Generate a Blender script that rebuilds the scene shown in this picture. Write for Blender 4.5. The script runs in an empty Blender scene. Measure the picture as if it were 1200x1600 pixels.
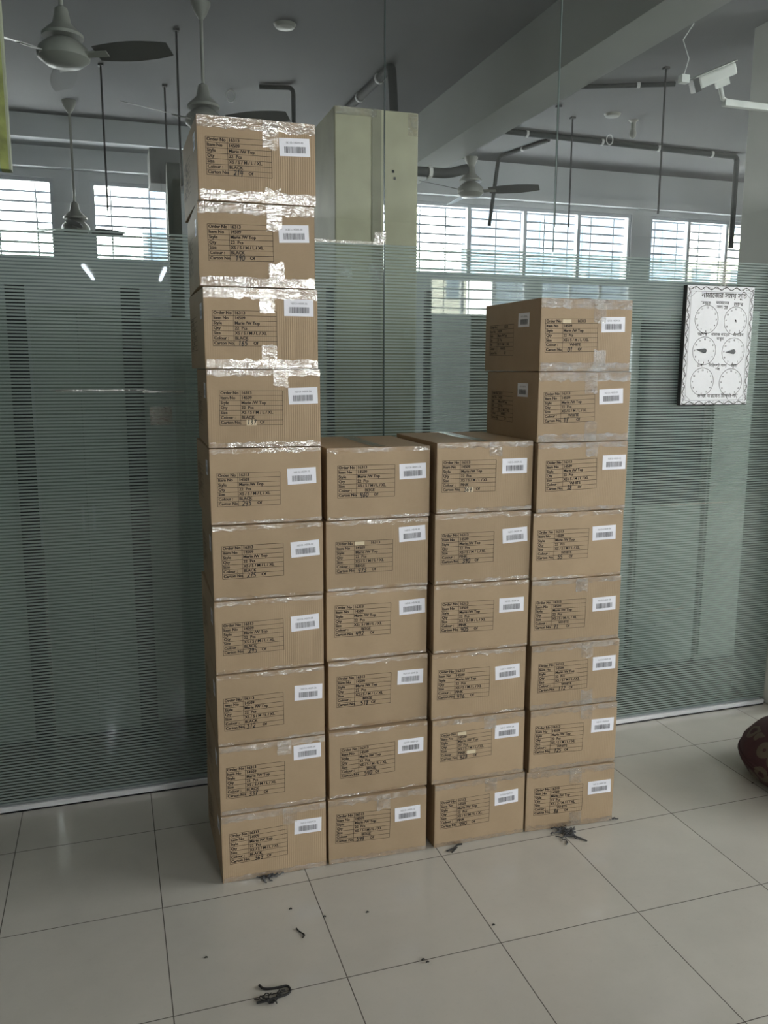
import bpy, bmesh, math, random
from mathutils import Vector, Matrix, noise
C = bpy.context.scene.collection
PI = math.pi
# ---------------------------------------------------------------- camera
CAMZ = 1.779; YAW = .313398; PITCH = .170184; ROLL = .003201; FPX = 1317.55
fw = Vector((math.sin(YAW)*math.cos(PITCH), math.cos(YAW)*math.cos(PITCH), -math.sin(PITCH)))
rt = Vector((math.cos(YAW), -math.sin(YAW), 0)); up = rt.cross(fw)
r2 = rt*math.cos(ROLL)+up*math.sin(ROLL); u2 = -rt*math.sin(ROLL)+up*math.cos(ROLL)
cd = bpy.data.cameras.new('camera'); cam = bpy.data.objects.new('camera', cd); C.objects.link(cam)
cam.matrix_world = Matrix(((r2.x, u2.x, -fw.x, 0), (r2.y, u2.y, -fw.y, 0), (r2.z, u2.z, -fw.z, CAMZ), (0, 0, 0, 1)))
cd.sensor_fit = 'VERTICAL'; cd.sensor_height = 36; cd.sensor_width = 27; cd.lens = FPX/1600*36
cd.clip_start = .05; cd.clip_end = 200
bpy.context.scene.camera = cam
# ---------------------------------------------------------------- daylight
vs = bpy.context.scene.view_settings
vs.view_transform = 'Standard'; vs.look = 'None'; vs.gamma = 1; vs.use_curve_mapping = False; vs.exposure = 0.2
SKY = 20.0
w = bpy.data.worlds.new('sky'); bpy.context.scene.world = w; w.use_nodes = True
bg = w.node_tree.nodes['Background']; bg.inputs[0].default_value = (1, .965, .935, 1); bg.inputs[1].default_value = SKY
def portal(loc, rot, sx, sy):
    l = bpy.data.lights.new('daylight_portal', 'AREA'); l.shape = 'RECTANGLE'; l.size = sx; l.size_y = sy
    l.cycles.is_portal = True
    o = bpy.data.objects.new('daylight_portal', l); o.location = loc; o.rotation_euler = rot; C.objects.link(o)
# ---------------------------------------------------------------- materials
def nm(name):
    m = bpy.data.materials.new(name); m.use_nodes = True
    nt = m.node_tree; b = nt.nodes['Principled BSDF']
    return m, nt, b
def N(nt, t, **k):
    n = nt.nodes.new(t)
    for a, v in k.items():
        if a.startswith('i'):
            n.inputs[int(a[1:])].default_value = v
        else: setattr(n, a, v)
    return n
def L(nt, a, b): nt.links.new(a, b)
def math_(nt, op, a, b=None, c=None):
    n = nt.nodes.new('ShaderNodeMath'); n.operation = op
    for i, v in enumerate((a, b, c)):
        if v is None: continue
        if isinstance(v, (int, float)): n.inputs[i].default_value = v
        else: L(nt, v, n.inputs[i])
    return n.outputs[0]
def mixc(nt, f, a, b):
    n = nt.nodes.new('ShaderNodeMix'); n.data_type = 'RGBA'
    for s, v in ((n.inputs[0], f), (n.inputs[6], a), (n.inputs[7], b)):
        if isinstance(v, (int, float, tuple)): s.default_value = v if not isinstance(v, tuple) else (*v, 1)[:4]
        else: L(nt, v, s)
    return n.outputs[2]
def noise_(nt, vec, scale, detail=3, rough=.5, dist=0):
    n = N(nt, 'ShaderNodeTexNoise'); n.inputs['Scale'].default_value = scale; n.inputs['Detail'].default_value = detail
    n.inputs['Roughness'].default_value = rough; n.inputs['Distortion'].default_value = dist
    if vec is not None: L(nt, vec, n.inputs['Vector'])
    return n.outputs[0]
def ramp(nt, f, lo, hi):
    n = N(nt, 'ShaderNodeMapRange'); n.inputs[1].default_value = lo; n.inputs[2].default_value = hi; L(nt, f, n.inputs[0]); return n.outputs[0]
def scaled(nt, vec, s):
    n = N(nt, 'ShaderNodeMapping'); n.inputs['Scale'].default_value = s; L(nt, vec, n.inputs[0]); return n.outputs[0]
def bump(nt, h, strength, dist, b):
    n = N(nt, 'ShaderNodeBump'); n.inputs['Strength'].default_value = strength; n.inputs['Distance'].default_value = dist
    L(nt, h, n.inputs['Height'])
    if b is not None: L(nt, n.outputs[0], b.inputs['Normal'])
    return n.outputs[0]
def plain(name, col, rough=.6, metal=0, spec=.5, var=.08, sc=9, bmp=0):
    m, nt, b = nm(name)
    g = N(nt, 'ShaderNodeTexCoord').outputs['Object']
    f = noise_(nt, g, sc, 5)
    lo = tuple(c*(1-var) for c in col); hi = tuple(min(1, c*(1+var)) for c in col)
    L(nt, mixc(nt, ramp(nt, f, .3, .7), lo, hi), b.inputs['Base Color'])
    b.inputs['Roughness'].default_value = rough; b.inputs['Metallic'].default_value = metal
    b.inputs['Specular IOR Level'].default_value = spec
    if bmp: bump(nt, noise_(nt, g, sc*8, 4), bmp, .002, b)
    return m
def cardboard():
    m, nt, b = nm('kraft_cardboard')
    tc = N(nt, 'ShaderNodeTexCoord').outputs['Object']; oi = N(nt, 'ShaderNodeObjectInfo')
    n1 = noise_(nt, tc, 7, 5, .6); n2 = noise_(nt, scaled(nt, tc, (3, 3, 40)), 30, 3)
    base = mixc(nt, ramp(nt, n1, .25, .75), (.385, .280, .178), (.440, .325, .212))
    fib = mixc(nt, math_(nt, 'MULTIPLY', ramp(nt, n2, .45, .8), .18), base, (.30, .20, .12))
    hv = N(nt, 'ShaderNodeHueSaturation'); L(nt, fib, hv.inputs['Color'])
    L(nt, math_(nt, 'MULTIPLY_ADD', oi.outputs['Random'], .12, .94), hv.inputs['Value'])
    L(nt, hv.outputs[0], b.inputs['Base Color'])
    b.inputs['Roughness'].default_value = .62; b.inputs['Specular IOR Level'].default_value = .3
    sep = N(nt, 'ShaderNodeSeparateXYZ'); L(nt, tc, sep.inputs[0])
    sxy = math_(nt, 'ADD', sep.outputs[0], sep.outputs[1])
    fl = math_(nt, 'SINE', math_(nt, 'MULTIPLY', sxy, 2*PI/.0072))
    mask = math_(nt, 'MULTIPLY', ramp(nt, noise_(nt, tc, 3.2, 2), .45, .7), math_(nt, 'GREATER_THAN', math_(nt, 'FRACT', math_(nt, 'MULTIPLY', oi.outputs['Random'], 7.3)), .55))
    h = math_(nt, 'ADD', math_(nt, 'MULTIPLY', math_(nt, 'MULTIPLY', fl, mask), .22), math_(nt, 'MULTIPLY', n1, .9))
    bump(nt, h, .55, .0022, b)
    return m
def schlick(nt, nrm=None, f0=.045):
    g = N(nt, 'ShaderNodeNewGeometry'); d = N(nt, 'ShaderNodeVectorMath', operation='DOT_PRODUCT')
    L(nt, nrm if nrm is not None else g.outputs['Normal'], d.inputs[0]); L(nt, g.outputs['Incoming'], d.inputs[1])
    c = math_(nt, 'ABSOLUTE', d.outputs['Value'])
    p = math_(nt, 'POWER', math_(nt, 'SUBTRACT', 1, c), 5)
    return math_(nt, 'MULTIPLY_ADD', p, 1-f0, f0)
def clearglass(name, tint, f0=.045, rough=0.0):
    m, nt, b = nm(name); nt.nodes.remove(b); out = nt.nodes['Material Output']
    t = N(nt, 'ShaderNodeBsdfTransparent'); t.inputs[0].default_value = (*tint, 1)
    g = N(nt, 'ShaderNodeBsdfGlossy'); g.inputs['Roughness'].default_value = rough
    mx = N(nt, 'ShaderNodeMixShader'); L(nt, schlick(nt, f0=f0), mx.inputs[0]); L(nt, t.outputs[0], mx.inputs[1]); L(nt, g.outputs[0], mx.inputs[2])
    L(nt, mx.outputs[0], out.inputs[0]); return m
def tape_mat(name, haze, gl, bs=.5, base=.08):
    m, nt, b = nm(name); nt.nodes.remove(b); out = nt.nodes['Material Output']
    tc = N(nt, 'ShaderNodeTexCoord').outputs['Object']
    oi = N(nt, 'ShaderNodeObjectInfo'); va = N(nt, 'ShaderNodeVectorMath', operation='ADD'); L(nt, tc, va.inputs[0]); rv = N(nt, 'ShaderNodeCombineXYZ'); L(nt, math_(nt, 'MULTIPLY', oi.outputs['Random'], 37), rv.inputs[0]); L(nt, math_(nt, 'MULTIPLY', oi.outputs['Random'], 91), rv.inputs[2]); L(nt, rv.outputs[0], va.inputs[1]); tcr = va.outputs[0]
    a = noise_(nt, scaled(nt, tcr, (1, 1, 2.2)), 24, 3, .5, 2.6); c = noise_(nt, scaled(nt, tcr, (7, 7, 1)), 24, 2, .5, .4); pm = ramp(nt, noise_(nt, scaled(nt, tcr, (1, 1, 1.4)), 13, 3, .6, .8), .40, .62)
    rid = N(nt, 'ShaderNodeTexVoronoi', feature='DISTANCE_TO_EDGE'); rid.inputs['Scale'].default_value = 26; L(nt, tcr, rid.inputs['Vector'])
    rr = math_(nt, 'POWER', math_(nt, 'SUBTRACT', 1, math_(nt, 'MINIMUM', math_(nt, 'MULTIPLY', rid.outputs[0], 5), 1)), 3)
    h = math_(nt, 'ADD', math_(nt, 'ADD', a, math_(nt, 'MULTIPLY', c, .35)), math_(nt, 'MULTIPLY', rr, .12))
    nb = bump(nt, h, bs, .0035, None)
    t = N(nt, 'ShaderNodeBsdfTransparent'); t.inputs[0].default_value = (.96, .93, .88, 1)
    g = N(nt, 'ShaderNodeBsdfGlossy'); g.inputs['Roughness'].default_value = .12; L(nt, nb, g.inputs['Normal'])
    d = N(nt, 'ShaderNodeBsdfDiffuse'); d.inputs[0].default_value = (.62, .56, .5, 1)
    m1 = N(nt, 'ShaderNodeMixShader')
    L(nt, math_(nt, 'MULTIPLY', ramp(nt, a, .35, .75), haze), m1.inputs[0]); L(nt, t.outputs[0], m1.inputs[1]); L(nt, d.outputs[0], m1.inputs[2])
    m2 = N(nt, 'ShaderNodeMixShader'); L(nt, math_(nt, 'MINIMUM', math_(nt, 'ADD', math_(nt, 'MULTIPLY', schlick(nt, nb), .7), math_(nt, 'MULTIPLY_ADD', pm, gl, base)), 1), m2.inputs[0])
    L(nt, m1.outputs[0], m2.inputs[1]); L(nt, g.outputs[0], m2.inputs[2]); L(nt, m2.outputs[0], out.inputs[0])
    return m
PITCH_S = .0125
def film_mat():
    m, nt, b = nm('striped_window_film'); nt.nodes.remove(b); out = nt.nodes['Material Output']
    tc = N(nt, 'ShaderNodeTexCoord').outputs['Object']; sep = N(nt, 'ShaderNodeSeparateXYZ'); L(nt, tc, sep.inputs[0])
    fr = math_(nt, 'FRACT', math_(nt, 'DIVIDE', sep.outputs[2], PITCH_S))
    st = math_(nt, 'LESS_THAN', fr, .58)
    d = N(nt, 'ShaderNodeBsdfDiffuse'); d.inputs[0].default_value = (.72, .80, .765, 1)
    tl = N(nt, 'ShaderNodeBsdfTranslucent'); tl.inputs[0].default_value = (.72, .80, .78, 1)
    m0 = N(nt, 'ShaderNodeMixShader'); m0.inputs[0].default_value = .45; L(nt, d.outputs[0], m0.inputs[1]); L(nt, tl.outputs[0], m0.inputs[2])
    t0 = N(nt, 'ShaderNodeBsdfTransparent'); t0.inputs[0].default_value = (.84, .87, .84, 1)
    m1 = N(nt, 'ShaderNodeMixShader'); m1.inputs[0].default_value = .12; L(nt, m0.outputs[0], m1.inputs[1]); L(nt, t0.outputs[0], m1.inputs[2])
    t = N(nt, 'ShaderNodeBsdfTransparent'); t.inputs[0].default_value = (.70, .77, .76, 1)
    m2 = N(nt, 'ShaderNodeMixShader'); L(nt, st, m2.inputs[0]); L(nt, t.outputs[0], m2.inputs[1]); L(nt, m1.outputs[0], m2.inputs[2])
    L(nt, m2.outputs[0], out.inputs[0]); return m
GX, GY = -.4134, 3.1482
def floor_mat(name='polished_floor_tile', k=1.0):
    m, nt, b = nm(name)
    tc = N(nt, 'ShaderNodeTexCoord').outputs['Object']; sep = N(nt, 'ShaderNodeSeparateXYZ'); L(nt, tc, sep.inputs[0])
    tx = math_(nt, 'DIVIDE', math_(nt, 'SUBTRACT', sep.outputs[0], GX), .5); ty = math_(nt, 'DIVIDE', math_(nt, 'SUBTRACT', sep.outputs[1], GY), .5)
    def edge(t):
        f = math_(nt, 'FRACT', t); return math_(nt, 'MINIMUM', f, math_(nt, 'SUBTRACT', 1, f))
    e = math_(nt, 'MINIMUM', edge(tx), edge(ty)); gr = math_(nt, 'LESS_THAN', e, .0032)
    cell = N(nt, 'ShaderNodeCombineXYZ'); L(nt, math_(nt, 'FLOOR', tx), cell.inputs[0]); L(nt, math_(nt, 'FLOOR', ty), cell.inputs[1])
    wn = N(nt, 'ShaderNodeTexWhiteNoise'); L(nt, cell.outputs[0], wn.inputs[0])
    n1 = noise_(nt, tc, 2.2, 6, .6); n2 = noise_(nt, tc, 60, 3)
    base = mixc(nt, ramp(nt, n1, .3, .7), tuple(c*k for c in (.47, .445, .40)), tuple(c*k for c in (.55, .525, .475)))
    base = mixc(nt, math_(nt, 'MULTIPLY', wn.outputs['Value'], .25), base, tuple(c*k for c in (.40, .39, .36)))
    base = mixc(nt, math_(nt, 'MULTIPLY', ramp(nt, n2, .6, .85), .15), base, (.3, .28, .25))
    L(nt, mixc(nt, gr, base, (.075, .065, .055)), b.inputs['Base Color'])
    L(nt, math_(nt, 'ADD', math_(nt, 'MULTIPLY_ADD', ramp(nt, noise_(nt, tc, 3, 5), .3, .8), .14, .09), math_(nt, 'MULTIPLY', gr, .6)), b.inputs['Roughness'])
    b.inputs['Specular IOR Level'].default_value = .5
    bump(nt, math_(nt, 'SUBTRACT', 1, gr), .3, .001, b)
    return m
M = dict(card=cardboard(), tape=tape_mat('clear_packing_tape', .34, .27), tape3=tape_mat('matte_tape_remnant', .55, .015, .5, .0), tape2=tape_mat('thin_clear_wrap', .12, .34, .95, .02),
  floor=floor_mat(), floor2=floor_mat('darkened_floor_tile', .5), film=film_mat(),
  glass=clearglass('partition_glass', (.885, .905, .90)), pane=clearglass('window_glass', (.95, .98, .98)),
  ink=plain('black_print_ink', (.016, .012, .010), .7), marker=plain('black_marker', (.012, .011, .012), .45),
  white=plain('sticker_paper', (.88, .88, .95), .5, var=.02), greyink=plain('faint_grey_ink', (.33, .33, .37), .6),
  bar=plain('barcode_ink', (.09, .09, .11), .6), tag=plain('correction_paper', (.70, .60, .42), .7, var=.03),
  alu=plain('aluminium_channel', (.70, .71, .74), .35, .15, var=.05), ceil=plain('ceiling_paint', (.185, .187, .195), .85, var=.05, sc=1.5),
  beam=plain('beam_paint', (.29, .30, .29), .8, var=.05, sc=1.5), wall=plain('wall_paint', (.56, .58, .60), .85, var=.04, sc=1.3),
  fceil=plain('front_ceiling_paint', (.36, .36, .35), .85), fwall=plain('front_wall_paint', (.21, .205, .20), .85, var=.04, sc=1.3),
  winframe=plain('white_window_frame', (.55, .58, .62), .45), grille=plain('painted_grille_bar', (.22, .23, .26), .5),
  fan=plain('cream_fan_enamel', (.29, .29, .265), .45), blade=plain('grey_fan_blade', (.07, .07, .066), .45),
  pipe=plain('dark_conduit', (.02, .025, .025), .7), rod=plain('dark_hanger_rod', (.03, .03, .03), .5),
  clip=plain('white_pipe_clip', (.6, .6, .6), .5), cctv=plain('white_camera_shell', (.62, .64, .62), .4), dark=plain('dark_plastic', (.03, .033, .035), .35),
  cream=plain('cream_panel_paint', (.50, .48, .34), .6, var=.1, sc=5), creamseam=plain('darker_seam_band', (.30, .29, .21), .7),
  cab=plain('pale_green_cabinet_enamel', (.50, .53, .49), .5), cabd=plain('cabinet_shadow_gap_paint', (.10, .12, .12), .6),
  seam=plain('glass_joint_silicone', (.03, .06, .055), .4), pillar=plain('white_pillar_paint', (.62, .63, .60), .7, var=.06, sc=3, bmp=.2),
  build=plain('pale_building_render', (.11, .145, .19), .9), buildy=plain('yellowish_building_render', (.74, .72, .58), .9), bwin=plain('dark_building_window', (.12, .16, .20), .3),
  roofm=plain('grey_roof_sheet', (.34, .38, .40), .7), thread=plain('black_thread', (.015, .014, .014), .8), fluff=plain('grey_fluff', (.08, .08, .085), .9),
  poster=plain('white_board_face', (.76, .77, .80), .35, var=.02), edge=plain('black_board_edge', (.02, .02, .022), .5),
  yg=plain('yellow_green_edge_paint', (.50, .52, .16), .6, var=.35, sc=14), blue=plain('pale_blue_panel', (.50, .66, .66), .6, var=.03),
  post=plain('black_green_gap_fill', (.012, .018, .020), .5), navy=plain('navy_gap_fill', (.012, .022, .032), .5), lampbody=plain('lamp_body_white', (.6, .6, .6), .5), patchm=plain('pale_paper_scrap', (.62, .64, .66), .6))  # post and navy: dark fill for the shaded gaps behind the film
def emis(name, col, s):
    m, nt, b = nm(name); b.inputs['Base Color'].default_value = (*col, 1); b.inputs['Emission Color'].default_value = (*col, 1); b.inputs['Emission Strength'].default_value = s; return m
M['tube'] = emis('fluorescent_tube', (.85, .9, 1), 14)
def rugmat():
    m, nt, b = nm('burgundy_patterned_cloth'); tc = N(nt, 'ShaderNodeTexCoord').outputs['Object']
    v = N(nt, 'ShaderNodeTexVoronoi', feature='F1'); v.inputs['Scale'].default_value = 8.5; L(nt, tc, v.inputs['Vector'])
    ring = math_(nt, 'LESS_THAN', math_(nt, 'ABSOLUTE', math_(nt, 'SUBTRACT', v.outputs['Distance'], .30)), .085)
    sep = N(nt, 'ShaderNodeSeparateXYZ'); L(nt, tc, sep.inputs[0])
    side = math_(nt, 'LESS_THAN', sep.outputs[2], .215)
    L(nt, mixc(nt, math_(nt, 'MULTIPLY', ring, side), mixc(nt, noise_(nt, tc, 20), (.03, .008, .011), (.06, .014, .018)), (.10, .078, .055)), b.inputs['Base Color'])
    b.inputs['Roughness'].default_value = .85; bump(nt, noise_(nt, tc, 160, 2), .4, .002, b); return m
M['rug'] = rugmat()
# ---------------------------------------------------------------- helpers
def tagit(o, label=None, cat=None, group=None, kind=None):
    for k, v in (('label', label), ('category', cat), ('group', group), ('kind', kind)):
        if v: o[k] = v
    return o
def empty(name, loc, rz=0):
    o = bpy.data.objects.new(name, None); o.empty_display_size = .1; o.location = loc; o.rotation_euler = (0, 0, rz); C.objects.link(o); return o
class MB:
    def __init__(s): s.v = []; s.f = []; s.mi = []
    def add(s, vs_, fs, mi=0):
        b = len(s.v); s.v += [tuple(v) for v in vs_]; s.f += [tuple(i+b for i in f) for f in fs]; s.mi += [mi]*len(fs); return s
    def box(s, x0, x1, y0, y1, z0, z1, mi=0, mat=None):
        vs_ = [Vector((x, y, z)) for z in (z0, z1) for y in (y0, y1) for x in (x0, x1)]
        if mat is not None: vs_ = [mat @ v for v in vs_]
        return s.add(vs_, [(0, 2, 3, 1), (4, 5, 7, 6), (0, 1, 5, 4), (2, 6, 7, 3), (0, 4, 6, 2), (1, 3, 7, 5)], mi)
    def tube(s, pts, r, n=8, mi=0, caps=True):
        pts = [Vector(p) for p in pts]; rr = r if isinstance(r, (list, tuple)) else [r]*len(pts); vs_ = []; fs = []
        t0 = (pts[1]-pts[0]).normalized(); a = t0.orthogonal().normalized()
        for i, p in enumerate(pts):
            t = (pts[min(i+1, len(pts)-1)]-pts[max(i-1, 0)])
            t = t.normalized() if t.length > 1e-9 else t0
            a = (a-t*a.dot(t)); a = a.normalized() if a.length > 1e-6 else t.orthogonal().normalized(); bb = t.cross(a)
            for k in range(n):
                q = 2*PI*k/n; vs_.append(p+(a*math.cos(q)+bb*math.sin(q))*rr[i])
        for i in range(len(pts)-1):
            for k in range(n):
                fs.append((i*n+k, i*n+(k+1) % n, (i+1)*n+(k+1) % n, (i+1)*n+k))
        if caps: fs.append(tuple(range(n))[::-1]); fs.append(tuple(range((len(pts)-1)*n, len(pts)*n)))
        return s.add(vs_, fs, mi)
    def lathe(s, prof, cx=0, cy=0, cz=0, n=24, mi=0, mat=None):
        vs_ = []; fs = []
        for r, z in prof:
            for k in range(n):
                v = Vector((cx+r*math.cos(2*PI*k/n), cy+r*math.sin(2*PI*k/n), cz+z)); vs_.append(mat @ v if mat is not None else v)
        for i in range(len(prof)-1):
            for k in range(n): fs.append((i*n+k, i*n+(k+1) % n, (i+1)*n+(k+1) % n, (i+1)*n+k))
        fs.append(tuple(range(n))[::-1]); fs.append(tuple(range((len(prof)-1)*n, len(prof)*n)))
        return s.add(vs_, fs, mi)
    def build(s, name, mats, parent=None, smooth=False, bevel=0, loc=None):
        me = bpy.data.meshes.new(name); me.from_pydata(s.v, [], s.f)
        for m in (mats if isinstance(mats, (list, tuple)) else [mats]): me.materials.append(m)
        if any(s.mi): me.polygons.foreach_set('material_index', s.mi)
        if smooth: me.polygons.foreach_set('use_smooth', [True]*len(me.polygons))
        me.update(); o = bpy.data.objects.new(name, me); C.objects.link(o)
        if parent: o.parent = parent
        if loc: o.location = loc
        if smooth:
            try: me.set_sharp_from_angle(angle=math.radians(40))
            except Exception: pass
        if bevel:
            md = o.modifiers.new('bevel', 'BEVEL'); md.width = bevel; md.segments = 2; md.limit_method = 'ANGLE'
        return o
def rebase(o, loc):
    loc = Vector(loc)
    for v in o.data.vertices: v.co -= loc
    o.location = loc; return o
_tc = {}; BOLD = [.017]
def text_geo(s, size=1.0, align='LEFT'):
    """flat geometry of a piece of writing, baseline at y=0, cap height about .7*size"""
    key = s; s = (s, BOLD[0])
    if s not in _tc:
        cu = bpy.data.curves.new('t', 'FONT'); cu.body = key; cu.size = 1; cu.resolution_u = 2; cu.offset = BOLD[0]
        o = bpy.data.objects.new('t', cu); C.objects.link(o)
        me = bpy.data.meshes.new_from_object(o)
        _tc[s] = ([(v.co.x, v.co.y) for v in me.vertices], [tuple(p.vertices) for p in me.polygons])
        bpy.data.objects.remove(o); bpy.data.curves.remove(cu); bpy.data.meshes.remove(me)
    v, f = _tc[s]
    w_ = max([p[0] for p in v] or [0])
    off = 0 if align == 'LEFT' else (-w_/2 if align == 'CENTER' else -w_)
    return [((p[0]+off)*size, p[1]*size) for p in v], f, w_*size
DIG = {'0': [[(.5, 1), (.15, .8), (.1, .3), (.4, 0), (.75, .2), (.8, .7), (.5, 1)]], '1': [[(.3, .75), (.5, 1), (.48, .5), (.45, 0)]],
 '2': [[(.1, .8), (.4, 1), (.75, .8), (.6, .45), (.1, .02), (.5, .1), (.9, .0)]], '3': [[(.1, .9), (.5, 1), (.75, .8), (.35, .55), (.8, .35), (.6, .02), (.1, .08)]],
 '4': [[(.25, 1), (.1, .5), (.5, .42), (.9, .5)], [(.72, .95), (.62, .4), (.55, -.15)]], '5': [[(.8, 1), (.3, .95), (.2, .55), (.6, .6), (.8, .3), (.5, 0), (.1, .08)]],
 '6': [[(.7, 1), (.25, .6), (.12, .2), (.45, 0), (.75, .25), (.5, .5), (.15, .3)]], '7': [[(.1, .9), (.8, .95), (.5, .5), (.4, -.05)], [(.25, .5), (.75, .52)]],
 '8': [[(.7, .85), (.4, 1), (.2, .75), (.7, .35), (.5, 0), (.15, .2), (.75, .85)]], '9': [[(.75, .75), (.4, 1), (.15, .7), (.45, .5), (.75, .8), (.65, .3), (.45, -.1)]]}
def hand(s, x, z, h, rnd, width=.0016):
    """handwritten digits as thin ribbons in the plane -> verts, faces"""
    V = []; F = []
    for ch in s:
        for st in DIG.get(ch, []):
            pts = []
            st2 = [(a+rnd.uniform(-.05, .05), b+rnd.uniform(-.05, .05)) for a, b in st]
            for i in range(len(st2)-1):
                p0 = st2[max(i-1, 0)]; p1 = st2[i]; p2 = st2[i+1]; p3 = st2[min(i+2, len(st2)-1)]
                for k in range(4):
                    t = k/4; pts.append(tuple(.5*((2*p1[j])+(-p0[j]+p2[j])*t+(2*p0[j]-5*p1[j]+4*p2[j]-p3[j])*t*t+(-p0[j]+3*p1[j]-3*p2[j]+p3[j])*t**3) for j in (0, 1)))
            pts.append(st2[-1])
            P = [(x+(a*.62+b*.12)*h, z+b*h) for a, b in pts]; b0 = len(V)
            for i, p in enumerate(P):
                q = P[min(i+1, len(P)-1)]; o = P[max(i-1, 0)]; dx, dz = q[0]-o[0], q[1]-o[1]; l = math.hypot(dx, dz) or 1
                nx, nz = -dz/l*width/2, dx/l*width/2; V += [(p[0]+nx, p[1]+nz), (p[0]-nx, p[1]-nz)]
            for i in range(len(P)-1): F.append((b0+2*i, b0+2*i+1, b0+2*i+3, b0+2*i+2))
        x += h*.66
    return V, F
# ---------------------------------------------------------------- setting
GLY = 3.47; CEIL = 4.0; FARY = 8.9; BACKY = -6.0; LX = -4.5; RX = 9.0
def struct(o): o['kind'] = 'structure'; return o
struct(MB().box(LX-.2, RX+.2, BACKY-.2, GLY+.004, -.1, 0).build('floor', M['floor']))
struct(MB().box(LX-.2, RX+.2, GLY+.004, FARY+.2, -.1, 0).build('floor', M['floor2']))  # same tile darkened behind the glass so it bounces less light
struct(MB().box(LX-.2, RX+.2, GLY+.004, FARY+.2, CEIL, CEIL+.15).build('ceiling', M['ceil']))
struct(MB().box(LX-.2, RX+.2, BACKY-.2, GLY+.004, CEIL, CEIL+.15).build('ceiling', M['fceil']))
def wall_holes(name, axis, a0, a1, c0, c1, holes, mat):
    """wall running along axis ('x' or 'y') from a0 to a1, thick c0..c1, full height, with rectangular openings (a,b,z0,z1)"""
    mb = MB()
    cuts = sorted({a0, a1, *[h[0] for h in holes], *[h[1] for h in holes]})
    for p, q in zip(cuts, cuts[1:]):
        hs = [h for h in holes if h[0] <= p+1e-6 and h[1] >= q-1e-6]
        zs = []; zc = 0
        for h_ in sorted(hs, key=lambda h: h[2]): zs.append((zc, h_[2])); zc = h_[3]
        zs.append((zc, CEIL))
        for z0, z1 in zs:
            if z1-z0 > 1e-4:
                if axis == 'x': mb.box(p, q, c0, c1, z0, z1)
                else: mb.box(c0, c1, p, q, z0, z1)
    return struct(mb.build(name, mat))
far_w = [(-1.75, -.40, 2.78, 3.52), (-.07, .66, 2.78, 3.52), (1.45, 2.31, 2.78, 3.52), (3.18, 5.92, 2.78, 3.54), (6.18, 8.4, 2.78, 3.54)]
back_w = [(1.30, 3.05, 1.35, 3.95), (4.98, 6.70, 2.60, 3.22), (6.95, 8.7, 2.60, 3.22)]  # first opening is unseen, added to throw daylight on the carton fronts
right_w = [(-2.6, -.2, 1.3, 3.7), (.2, 2.9, 1.3, 3.7)]
farleft_w = []
wall_holes('wall_far', 'x', LX, RX, FARY, FARY+.2, far_w, M['wall'])
added_back_w = [(7.1, 8.85, .5, 2.40)]  # another unseen window, added for its light on the carton fronts
wall_holes('wall_back', 'x', LX, RX, BACKY-.2, BACKY, back_w+added_back_w, M['fwall'])
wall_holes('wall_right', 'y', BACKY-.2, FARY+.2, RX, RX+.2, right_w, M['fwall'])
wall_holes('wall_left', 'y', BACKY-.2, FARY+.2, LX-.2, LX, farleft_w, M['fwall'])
wn = [2]
def window(axis, a0, a1, z0, z1, c, nv, sill=None, pitch=.093, skip=()):
    wn[0] += 1
    e = struct(empty('window_%d' % wn[0], ((a0+a1)/2, c, z0) if axis == 'x' else (c, (a0+a1)/2, z0)))
    T = Matrix.Translation(-e.location)
    def bx(mb, p, q, r0, r1, za, zb):
        if axis == 'x': mb.box(p, q, c+r0, c+r1, za, zb, mat=T)
        else: mb.box(c+r0, c+r1, p, q, za, zb, mat=T)
    f = MB()
    for p, q in ((a0, a0+.035), (a1-.035, a1)): bx(f, p, q, -.04, .02, z0, z1)
    for p, q in ((z0, z0+.035), (z1-.035, z1)): bx(f, a0+.035, a1-.035, -.04, .02, p, q)
    n = max(1, round((a1-a0)/.62))
    for i in range(1, n):
        x = a0+(a1-a0)*i/n; bx(f, x-.02, x+.02, -.04, .02, z0+.035, z1-.035)
    f.build('window_frame', M['winframe'], e)
    p_ = MB(); bx(p_, a0+.03, a1-.03, -.012, -.008, z0+.03, z1-.03); p_.build('window_pane', M['pane'], e)
    g = MB(); z = z0+pitch*.8
    while z < z1-.03:
        bx(g, a0+.01, a1-.01, .07, .082, z-.010, z+.010); z += pitch
    for i in range(nv):
        x = a0+(a1-a0)*(i+.5)/nv; bx(g, x-.007, x+.007, .082, .094, z0, z1)
    g.build('window_grille', M['grille'], e)
    return e
for a in far_w: window('x', *a, FARY+.06, max(2, int((a[1]-a[0])/.3)))
for a in back_w+added_back_w: window('x', *a, BACKY-.1, 4, pitch=.15)
for a in right_w: window('y', *a, RX+.08, 6, pitch=.3)
for a in farleft_w: window('y', *a, LX-.1, 5, pitch=.3)
for a in far_w: portal(((a[0]+a[1])/2, FARY+.22, (a[2]+a[3])/2), (-PI/2, 0, 0), a[1]-a[0], a[3]-a[2])
for a in back_w+added_back_w: portal(((a[0]+a[1])/2, BACKY-.22, (a[2]+a[3])/2), (PI/2, 0, 0), a[1]-a[0], a[3]-a[2])
for a in right_w: portal((RX+.22, (a[0]+a[1])/2, (a[2]+a[3])/2), (0, PI/2, 0), a[3]-a[2], a[1]-a[0])
for a in farleft_w: portal((LX-.22, (a[0]+a[1])/2, (a[2]+a[3])/2), (0, -PI/2, 0), a[3]-a[2], a[1]-a[0])
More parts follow.
